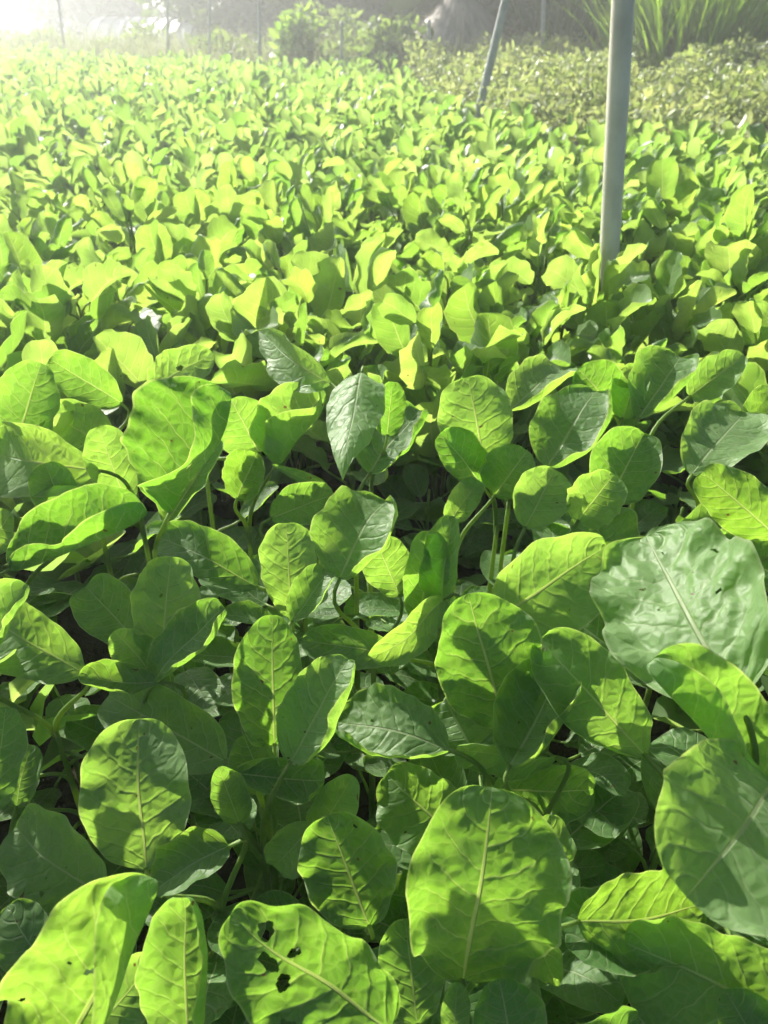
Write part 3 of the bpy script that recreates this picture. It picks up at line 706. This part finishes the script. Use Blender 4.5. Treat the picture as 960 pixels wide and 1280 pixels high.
pole('leaning grey pole at the edge of the crop, left of the thick pole', (601, 128), (632, 0), POLE2[1], 0.043, M_PIPE_OLD)
pole('thin upright grey pole behind the weed patch, between leaning and thick poles', (678, 56), (680, 0), 9.3, 0.042, M_PIPE_OLD)
pole('thin pale stake in front of the straw heap', (537, 84), (536, 28), 8.0, 0.030, M_PIPE_OLD, at_y(536, 26, 8.0)[2], name='stake')
pole('thin faint stake in front of the yellow-green shrub', (427, 78), (427, 30), 8.8, 0.030, M_PIPE_OLD, at_y(427, 28, 8.8)[2], name='stake')
pole('tall thin grey stake before the dark trees, left of the yellow-green shrub', (325, 78), (324, 0), 9.0, 0.032, M_PIPE_OLD, name='stake')
pole('thin faded stake before the white plastic tunnel', (210, 70), (209, 0), 10.2, 0.030, M_PIPE_OLD, name='stake')
pole('faded stake against the pale greenhouse at far left', (80, 62), (73, 0), 11.5, 0.035, M_PIPE_OLD, name='stake')
pole('thin stake just right of the white tunnel end', (262, 74), (262, 0), 9.8, 0.028, M_PIPE_OLD, name='stake')

# ------------------------------------------------------------------ foliage builders for the background
def leaf_cloud(pts, size, mat, name, up=0.3, aspect=0.5, seed=0, lean=None):
    """one folded six-sided leaf per point"""
    r = np.random.default_rng(seed); n = len(pts)
    Y = r.normal(0, 1, (n, 3)); Y[:, 2] = Y[:, 2]*0.6 + up
    Y /= np.linalg.norm(Y, axis=1)[:, None]
    A = r.normal(0, 1, (n, 3)); A[:, 2] += 0.2
    X = np.cross(Y, A); X /= np.linalg.norm(X, axis=1)[:, None]
    Z = np.cross(X, Y)
    s = (size*np.exp(r.normal(0, 0.38, n)))[:, None]
    w = s*aspect*0.5
    v0 = pts; v1 = pts + Y*s*0.35 + X*w + Z*s*0.08; v2 = pts + Y*s*0.75 + X*w*0.8 + Z*s*0.05
    v3 = pts + Y*s - Z*s*0.05; v4 = pts + Y*s*0.75 - X*w*0.8 + Z*s*0.05; v5 = pts + Y*s*0.35 - X*w + Z*s*0.08
    V = np.stack([v0, v1, v2, v3, v4, v5], 1).reshape(-1, 3)
    b = np.arange(n)*6
    F = np.concatenate([np.stack([b, b+1, b+2, b+3], 1), np.stack([b, b+3, b+4, b+5], 1)])
    rn = np.repeat(r.uniform(0, 1, n), 6)
    uv = np.tile(np.array([[0, 0], [1, .35], [.8, .75], [0, 1], [-.8, .75], [-1, .35]], float), (n, 1))
    return mesh_np(name, V, F, mat, uv, rn, smooth=False)
def blades(roots, length, width, mat, name, spread=0.35, seed=0, droop=0.5, segs=5):
    r = np.random.default_rng(seed); n = len(roots)
    az = r.uniform(0, 6.28, n); hd = np.stack([np.cos(az), np.sin(az), np.zeros(n)], 1)
    sd = np.stack([-np.sin(az), np.cos(az), np.zeros(n)], 1)
    fa = r.uniform(0, 6.28, n)[:, None]; sd = sd*np.cos(fa) + hd*np.sin(fa)*0.8
    L = (length*r.uniform(0.55, 1.15, n))[:, None]; sp = np.abs(r.normal(spread, spread*0.5, n))[:, None]; dr = (droop*r.uniform(0.3, 1.4, n))[:, None]
    V, UVs = [], []
    for k in range(segs+1):
        t = k/segs
        c = roots + L*(hd*(sp*t + dr*t*t*0.5) + np.array([0, 0, 1.0])*(t - dr*0.42*t*t*t))
        w = width*(1-t**2.2)*0.5*(0.7+0.3*math.sin(math.pi*t)) + 0.0004
        V += [c - sd*w, c + sd*w]
    V = np.stack(V, 1).reshape(-1, 3); m = (segs+1)*2
    b = np.arange(n)*m
    F = np.concatenate([np.stack([b+2*k, b+2*k+1, b+2*k+3, b+2*k+2], 1) for k in range(segs)])
    return mesh_np(name, V, F, mat, np.tile(np.array([[(-1, 1)[j % 2], (j//2)/segs] for j in range(m)], float), (n, 1)), np.repeat(r.uniform(0, 1, n), m))
def clump_points(n, cents, radii, r):
    """points through the volume of several ellipsoids, denser near their shells"""
    k = r.integers(0, len(cents), n)
    d = r.normal(0, 1, (n, 3)); d /= np.linalg.norm(d, axis=1)[:, None]
    rad = r.uniform(0.25, 1.0, n)**0.5
    return cents[k] + d*rad[:, None]*radii[k]
def shrub(name, label, cat, loc, rx, ry, rz, mat, leaf, n, seed, group=None, up=0.3, nl=9, aspect=0.5):
    r = np.random.default_rng(seed)
    root = empty(name, loc)
    cents = np.stack([r.uniform(-rx, rx, nl)*0.65, r.uniform(-ry, ry, nl)*0.65, rz*r.uniform(0.25, 0.8, nl)], 1)
    cents[:, 2] *= 1-0.35*np.hypot(cents[:, 0]/rx, cents[:, 1]/ry)
    rad = np.stack([np.full(nl, rx*0.42), np.full(nl, ry*0.42), np.full(nl, rz*0.28)], 1)*r.uniform(0.7, 1.2, (nl, 1))
    pts = clump_points(n, cents, rad, r); pts[:, 2] = np.maximum(pts[:, 2], 0.02)
    link('crown', leaf_cloud(pts, leaf, mat, 'crown', up, aspect, seed), root)
    VV, QQ, CC, off = [], [], [], 0
    for c in cents:
        V, Q, C = tube(bez(np.zeros(3), np.array([0, 0, rz*0.2]), c*[0.7, 0.7, 0.5], c, 6), np.linspace(0.018, 0.006, 6)*rz, 5)
        VV.append(V); QQ.append(Q+off); CC.append(C+off); off += len(V)
    link('branches', mesh_np('branches', np.concatenate(VV), [np.concatenate(QQ), np.concatenate(CC)], M_BARK), root)
    return tag(root, label, cat, group)
def tree(label, loc, h, rx, z0, n, leaf, seed, mat=None, group='trees beyond the field'):
    r = np.random.default_rng(seed)
    root = empty('tree', loc)
    nl = 22
    cents = np.stack([r.uniform(-1, 1, nl)*rx*0.75, r.uniform(-1, 1, nl)*rx*0.6, r.uniform(z0, h*0.95, nl)], 1)
    rad = np.full((nl, 3), 1.0)*(rx*r.uniform(0.22, 0.40, nl))[:, None]*np.array([1, 1, 0.75])
    pts = clump_points(n, cents, rad, r)
    link('crown', leaf_cloud(pts, leaf, mat or M_TREE, 'crown', 0.0, 0.55, seed), root)
    trunk = bez(np.zeros(3)-[0, 0, .2], np.array([0.1, 0, h*0.3]), np.array([-0.1, 0, h*0.5]), np.array([0.05, 0.05, h*0.85]), 10)
    V, Q, C = tube(trunk, np.linspace(0.2, 0.06, 10)*h/5, 9)
    VV, QQ, CC, off = [V], [Q], [], len(V)
    for c in cents[:14]:
        z = min(c[2]*0.75, h*0.7)
        a = np.array([0, 0, z*0.85])
        V, Q, _ = tube(bez(a, a+(c-a)*0.3+[0, 0, .1], a+(c-a)*0.7+[0, 0, .1], c, 6), np.linspace(0.06, 0.012, 6)*h/5, 6, False)
        VV.append(V); QQ.append(Q+off); off += len(V)
    link('trunk', mesh_np('trunk', np.concatenate(VV), np.concatenate(QQ), M_BARK), root)
    return tag(root, label, 'tree', group)
def gp(pxl, y):
    """ground point at distance y in the direction of picture column pxl (taken near the horizon row)"""
    p = at_y(pxl, 60, y); return np.array([p[0], y, 0.0])

# weed patch on the right: a low tangled mass of small pale leaves
r = np.random.default_rng(77)
n = 150000
wx, wy = r.uniform(-0.5, 11, n), r.uniform(2.4, 10.5, n)
ppx, ppy, _ = project(np.stack([wx, wy, np.full(n, ZC)], -1))
e = np.interp(ppx, EDGE_X, EDGE_Y)
sel = (ppy < e-1) & (ppx > 505 + np.clip(100-ppy, 0, 60)*1.0) & (ppx < 1330)
wx, wy = wx[sel], wy[sel]
wx += r.normal(0, 0.05, len(wx)); wy += r.normal(0, 0.10, len(wx))
lump = 0.47 + 0.10*vnoise(wx*1.7+30, wy*1.7+30, r, 64) + 0.07*vnoise(wx*4.5+30, wy*4.5, r, 64) + 0.04*np.sin(wx*2.3+1.0)*np.sin(wy*1.9) + 0.07*np.sin(wx*5.1)*np.sin(wy*4.3+2) + 0.02*np.sin(wx*11+wy*9) + 0.012*(wy-4)
wz = lump*(1-np.abs(r.normal(0, 0.18, len(wx))))
tag(link('weed_patch', leaf_cloud(np.stack([wx, wy, np.maximum(wz, 0.02)], 1), 0.036, M_WEED, 'weed_patch', 0.5, 0.5, 5)),
    'tangled patch of small pale weeds on the right beyond the crop', 'weeds', None, 'stuff')
# taller weed shrubs rising from the patch
for k, (pxl, y, rx_, rz_) in enumerate([(600, 5.6, 0.30, 0.50), (665, 5.4, 0.35, 0.52), (700, 7.4, 0.5, 0.62), (640, 7.8, 0.45, 0.60), (820, 6.5, 0.5, 0.64), (900, 5.0, 0.40, 0.60), (950, 6.6, 0.55, 0.66)]):
    shrub('weed_shrub', ['small dark weed clump right of the leaning pole foot', 'weed clump rising between the leaning and thick poles', 'pale weed clump at the back of the patch, left of the thick pole',
        'faint weed clump just right of the leaning pole at the back', 'pale weed clump just right of the thick pole', 'dark-footed weed clump nearest the right border', 'weed clump below the brown mound at the right border'][k],
        'weeds', gp(pxl, y), rx_, rx_, rz_, M_WEED, 0.040, 1500, 300+k, 'weed clumps of the patch', 0.5)

# verge of tall grass along the far end of the field
r = np.random.default_rng(12)
n = 15000
vx = r.uniform(-14, 1.2, n); base_y = np.interp(vx, [-14, -5.6, -2.2, 0.0, 1.2], [18.0, 12.1, 9.6, 8.7, 8.4])
vy = base_y + r.uniform(0.0, 2.4, n)
tag(link('verge_grass', blades(np.stack([vx, vy, np.zeros(n)], 1), 0.72, 0.012, M_DRYGRASS, 'verge_grass', 0.22, 4, 0.5)),
    'strip of tall dull grass along the far end of the field', 'grass', None, 'stuff')
for k, (pxl, y, rx_, rz_, m_) in enumerate([(372, 9.6, 0.34, 0.92, M_GRASS), (452, 9.4, 0.45, 0.80, M_BUSH), (300, 10.6, 0.6, 0.80, M_BUSH), (496, 9.2, 0.40, 0.95, M_BUSH), (180, 12.6, 0.8, 0.75, M_BUSH), (60, 13.6, 0.9, 0.72, M_BUSH), (418, 11.4, 0.6, 1.1, M_BUSH), (466, 8.75, 0.22, 0.55, M_TREE)]):
    shrub('shrub', ['bright yellow-green shrub in the grass before the dark trees', 'grey-green bush right of the yellow-green shrub', 'dull bush in the verge left of the yellow-green shrub', 'tall green bush touching the left side of the straw heap',
        'faded bush below the white plastic tunnel', 'faded bush at the far left of the verge', 'bush standing behind the yellow-green shrub', 'small dark round bush at the field corner'][k], 'bush', gp(pxl, y), rx_, rx_*0.8, rz_, m_, 0.085 if m_ is M_GRASS else 0.07, 1500, 400+k, 'bushes along the verge', 0.4)

# straw heap with its centre pole
def straw_heap(loc, h, rb, seed, label, mat, name='straw_heap', pole_=True):
    r = np.random.default_rng(seed); root = empty(name, loc)
    na, nz = 40, 16; V = []
    for i in range(nz+1):
        t = i/nz; rad = rb*((1-t)**0.85)*(1.0+0.12*math.sin(t*3.1)) + 0.03
        for k in range(na):
            a = k*2*math.pi/na
            rr = rad*(1 + 0.07*math.sin(3*a+seed) + 0.05*math.sin(7*a+t*5) + 0.04*r.normal())
            V.append((rr*math.cos(a), rr*math.sin(a), h*t - 0.02))
    F = [(i*na+k, i*na+(k+1) % na, (i+1)*na+(k+1) % na, (i+1)*na+k) for i in range(nz) for k in range(na)]
    link('heap_body', mesh_np('heap_body', np.array(V), np.array(F), mat, np.zeros((len(V), 2)), r.uniform(0, 1, len(V))), root)
    # loose straws lying down the slope
    n = 5200; t = r.uniform(0.0, 1.0, n)**1.2; a = r.uniform(0, 6.28, n)
    rad = rb*((1-t)**0.85) + 0.05
    p0 = np.stack([rad*np.cos(a), rad*np.sin(a), h*t], 1)
    dn = np.stack([np.cos(a)*rb, np.sin(a)*rb, np.full(n, -h)], 1); dn /= np.linalg.norm(dn, axis=1)[:, None]
    dn += r.normal(0, 0.16, (n, 3)); ln = r.uniform(0.12, 0.38, n)[:, None]
    sd = np.stack([-np.sin(a), np.cos(a), np.zeros(n)], 1)*0.008
    V = np.stack([p0-sd, p0+sd, p0+dn*ln+sd*0.4, p0+dn*ln-sd*0.4], 1).reshape(-1, 3)
    V[:, 2] = np.maximum(V[:, 2], 0.0)
    b = np.arange(n)*4
    so = link('loose_straw', mesh_np('loose_straw', V, np.stack([b, b+1, b+2, b+3], 1), mat, np.tile(np.array([[0., 0]]*4), (n, 1)), np.repeat(r.uniform(0, 1, n), 4)), root)
    so['kind'] = 'stuff'
    if pole_:
        PV, PQ, PC = tube(np.array([[0, 0, h*0.7], [0.01, 0, h+0.15], [0.02, 0, h+0.55]]), [0.03, 0.028, 0.025], 8)
        link('centre_pole', mesh_np('centre_pole', PV, [PQ, PC], M_BARK), root)
    return tag(root, label, 'straw heap')
hp = gp(572, 10.4)
straw_heap(hp, at_y(578, 0, 10.4)[2]+0.10, 0.92, 3, 'grey conical straw heap round a pole beyond the weed patch', M_STRAW)
straw_heap(gp(524, 9.6), 0.62, 0.22, 4, 'small brown heap of dry stalks left of the straw heap', M_DEAD, 'stalk_heap', False)
shrub('dead_shrub', 'brown withered shrub right of the leaning pole', 'shrub', gp(642, 10.2), 0.28, 0.25, 0.85, M_DEAD, 0.09, 700, 470)

# tall grass clumps, upper right
for k, (pxl, y, rad, ht, nb) in enumerate([(815, 8.6, 0.30, 1.4, 650), (862, 8.2, 0.38, 1.5, 800), (905, 8.4, 0.38, 1.5, 800), (945, 8.8, 0.42, 1.6, 650), (792, 10.2, 0.35, 1.6, 360), (742, 10.6, 0.40, 1.5, 300), (1010, 9.2, 0.45, 1.7, 420), (700, 10.4, 0.35, 1.1, 260)]):
    rr = np.random.default_rng(500+k); root = empty('tall_grass_clump', gp(pxl, y))
    a = rr.uniform(0, 6.28, nb); q = rad*np.sqrt(rr.uniform(0, 1, nb))
    roots = np.stack([q*np.cos(a), q*np.sin(a), np.zeros(nb)], 1)
    b = link('blades', blades(roots, ht, 0.030 if k not in (5, 7) else 0.06, M_GRASS if k not in (5, 7) else M_TREE, 'blades', 0.22, 510+k, 0.40, 7), root); b['kind'] = 'stuff'
    ca = rr.uniform(0, 6.28, 14); qq = rad*np.sqrt(rr.uniform(0, 1, 14)); VV, QQ, off = [], [], 0
    for j in range(14):
        p0 = np.array([qq[j]*math.cos(ca[j]), qq[j]*math.sin(ca[j]), -0.05])
        V, Q, _ = tube(np.linspace(p0, p0*[1.3, 1.3, 0]+[0, 0, ht*0.5], 4), [0.009, 0.008, 0.007, 0.004], 5, False)
        VV.append(V); QQ.append(Q+off); off += len(V)
    link('culms', mesh_np('culms', np.concatenate(VV), np.concatenate(QQ), M_STEM), root)
    tag(root, ['clump of tall bright grass just right of the thick pole', 'tall bright grass clump, second from the thick pole', 'tall bright grass clump left of the right-hand brown mound', 'tall grass clump at the right border behind the brown mound',
        'tall grass clump half hidden behind the thick pole', 'dark long-bladed clump left of the thick pole', 'tall grass clump cut by the right border', 'low dark clump beside the thin pole'][k], 'grass', 'tall grass clumps')
# brown mound at the right border
def mound(loc, rx, ry, h, label):
    na, nr = 36, 9; V = [(0, 0, h)]; rr = np.random.default_rng(8)
    for i in range(1, nr+1):
        t = i/nr
        for k in range(na):
            a = k*2*math.pi/na
            w = 1+0.10*math.sin(2*a+1)+0.06*math.sin(5*a)
            V.append((rx*t*w*math.cos(a), ry*t*w*math.sin(a), h*(0.5+0.5*math.cos(math.pi*t))+0.025*rr.normal()*(1-t)-0.01*t))
    tri = np.array([(0, 1+k, 1+(k+1) % na) for k in range(na)])
    F = np.array([(1+(i-1)*na+k, 1+i*na+k, 1+i*na+(k+1) % na, 1+(i-1)*na+(k+1) % na) for i in range(1, nr) for k in range(na)])
    o = link('earth_mound', mesh_np('earth_mound', np.array(V, float), [tri, F], M_EARTH), None, loc)
    tag(o, label, 'mound')
mound(gp(968, 7.9), 0.42, 0.4, 0.82, 'dry brown mound at the right border under the tall grass')

# trees behind everything
TREES = [
 (175, 24.0, 5.5, 2.6, 0.9, 'dark tree behind the left end of the white tunnel'),
 (235, 22.0, 5.0, 2.3, 0.8, 'dark tree rising above the right end of the white tunnel'),
 (300, 19.0, 5.0, 2.2, 0.7, 'dark tree left of the tall thin stake'),
 (365, 15.5, 5.2, 2.3, 0.6, 'large dark tree behind the yellow-green shrub'),
 (430, 14.5, 5.0, 2.2, 0.6, 'large dark tree left of the straw heap'),
 (500, 13.5, 4.6, 2.0, 0.3, 'leafy tree directly left behind the straw heap'),
 (560, 14.0, 5.2, 2.3, 0.4, 'leafy tree behind the straw heap'),
 (630, 13.0, 4.8, 2.1, 0.3, 'leafy tree behind the leaning pole'),
 (700, 12.6, 4.6, 2.0, 0.2, 'dense dark tree behind the thin upright pole'),
 (765, 12.6, 5.0, 2.2, 0.2, 'dense dark tree behind the thick pole'),
 (850, 12.4, 5.0, 2.3, 0.2, 'dark tree behind the tall bright grass'),
 (940, 12.4, 5.0, 2.3, 0.2, 'dark tree at the right border behind the grass'),
]
for k, (pxl, y, h, rx_, z0, lb) in enumerate(TREES):
    bright = k in (5, 6, 7)
    tree(lb, gp(pxl, y), h, rx_, z0, 5200, 0.20, 700+k, M_BUSH if bright else M_TREE)
tree('small faded tree in the gap between greenhouse and tunnel', gp(118, 27.0), 1.35, 0.55, 0.5, 1500, 0.12, 760)

# white plastic tunnel and pale greenhouse, far left
def hoop_house(name, label, a, b, width, height, mat, nh, cat):
    a, b = np.array(a, float), np.array(b, float); root = empty(name, (a+b)/2); c = (a+b)/2
    ax = (b-a); ln = np.linalg.norm(ax); ax /= ln; sd = np.array([-ax[1], ax[0], 0])
    V, ns_ = [], 14
    for i in range(nh*3+1):
        t = i/(nh*3); sag = 0.015*height*math.sin(t*nh*math.pi)**2
        for k in range(ns_+1):
            g_ = math.pi*k/ns_
            V.append(a + ax*ln*t - c + sd*width/2*math.cos(g_)*(1-0.0) + np.array([0, 0, (height-sag)*math.sin(g_)**0.7]))
    n1 = ns_+1
    F = np.array([(i*n1+k, i*n1+k+1, (i+1)*n1+k+1, (i+1)*n1+k) for i in range(nh*3) for k in range(ns_)])
    caps = [list(range(n1)), [(nh*3)*n1+k for k in range(n1)][::-1]]
    link('cover', mesh_np('cover', np.array(V), [F, np.array(caps)], mat), root)
    for i in range(nh+1):
        t = i/nh
        P = np.array([a + ax*ln*t - c + sd*(width/2+0.02)*math.cos(math.pi*k/12) + np.array([0, 0, (height+0.02)*max(0, math.sin(math.pi*k/12))**0.7]) for k in range(13)])
        HV, HQ, HC = tube(P, [0.02]*13, 6)
        link('hoop', mesh_np('hoop', HV, [HQ, HC], M_PIPE_OLD), root)
    return tag(root, label, cat)
def gpz(pxl, y): 
    p = gp(pxl, y); return p
hoop_house('plastic_tunnel', 'long low white plastic tunnel before the dark trees, at left', gpz(136, 21.0), gpz(268, 18.2), 1.2, 0.74, M_PLASTIC, 8, 'tunnel')
hoop_house('greenhouse', 'pale hazy plastic greenhouse at the far left', gpz(-60, 31.0), gpz(100, 33.0), 5.0, 2.1, M_PLASTIC, 6, 'greenhouse')
def barrel(loc, rad, h, label):
    prof = [(0.0, 0.0), (0.92, 0.0), (0.95, 0.03), (0.97, 0.3), (1.0, 0.32), (1.0, 0.35), (0.97, 0.37), (0.97, 0.64), (1.0, 0.66), (1.0, 0.69), (0.97, 0.71), (0.94, 0.97), (0.9, 1.0), (0.0, 1.0)]
    na = 20; V = np.array([(p[0]*rad*math.cos(2*math.pi*k/na), p[0]*rad*math.sin(2*math.pi*k/na), p[1]*h) for p in prof for k in range(na)])
    F = np.array([(i*na+k, i*na+(k+1) % na, (i+1)*na+(k+1) % na, (i+1)*na+k) for i in range(len(prof)-1) for k in range(na)])
    tag(link('barrel', mesh_np('barrel', V, F, M_TEAL), None, loc), label, 'barrel')
barrel(gp(120, 22.0), 0.20, 0.72, 'small teal green barrel left of the white tunnel')

# ------------------------------------------------------------------ haze: air volume added partly to stand in for lens glare
def glare_haze_box():
    lo, hi = np.array([-60.0, -8.0, -1.0]), np.array([60.0, 60.0, 7.0])
    V = np.array([[x, y, z] for x in (lo[0], hi[0]) for y in (lo[1], hi[1]) for z in (lo[2], hi[2])])
    F = np.array([(0, 1, 3, 2), (4, 6, 7, 5), (0, 4, 5, 1), (2, 3, 7, 6), (0, 2, 6, 4), (1, 5, 7, 3)])
    m, nt, out = new_mat('glare_haze'); m.cycles.homogeneous_volume = True
    v = nt.nodes.new('ShaderNodeVolumePrincipled')
    v.inputs['Color'].default_value = (0.95, 0.97, 1.0, 1); v.inputs['Density'].default_value = 0.020; v.inputs['Anisotropy'].default_value = 0.62
    nt.links.new(v.outputs[0], out.inputs['Volume'])
    o = link('haze', mesh_np('haze', V, F, m, smooth=False)); o['kind'] = 'stuff'; o['label'] = 'bright hazy air, added in part to mimic lens glare'; o['category'] = 'haze'
glare_haze_box()
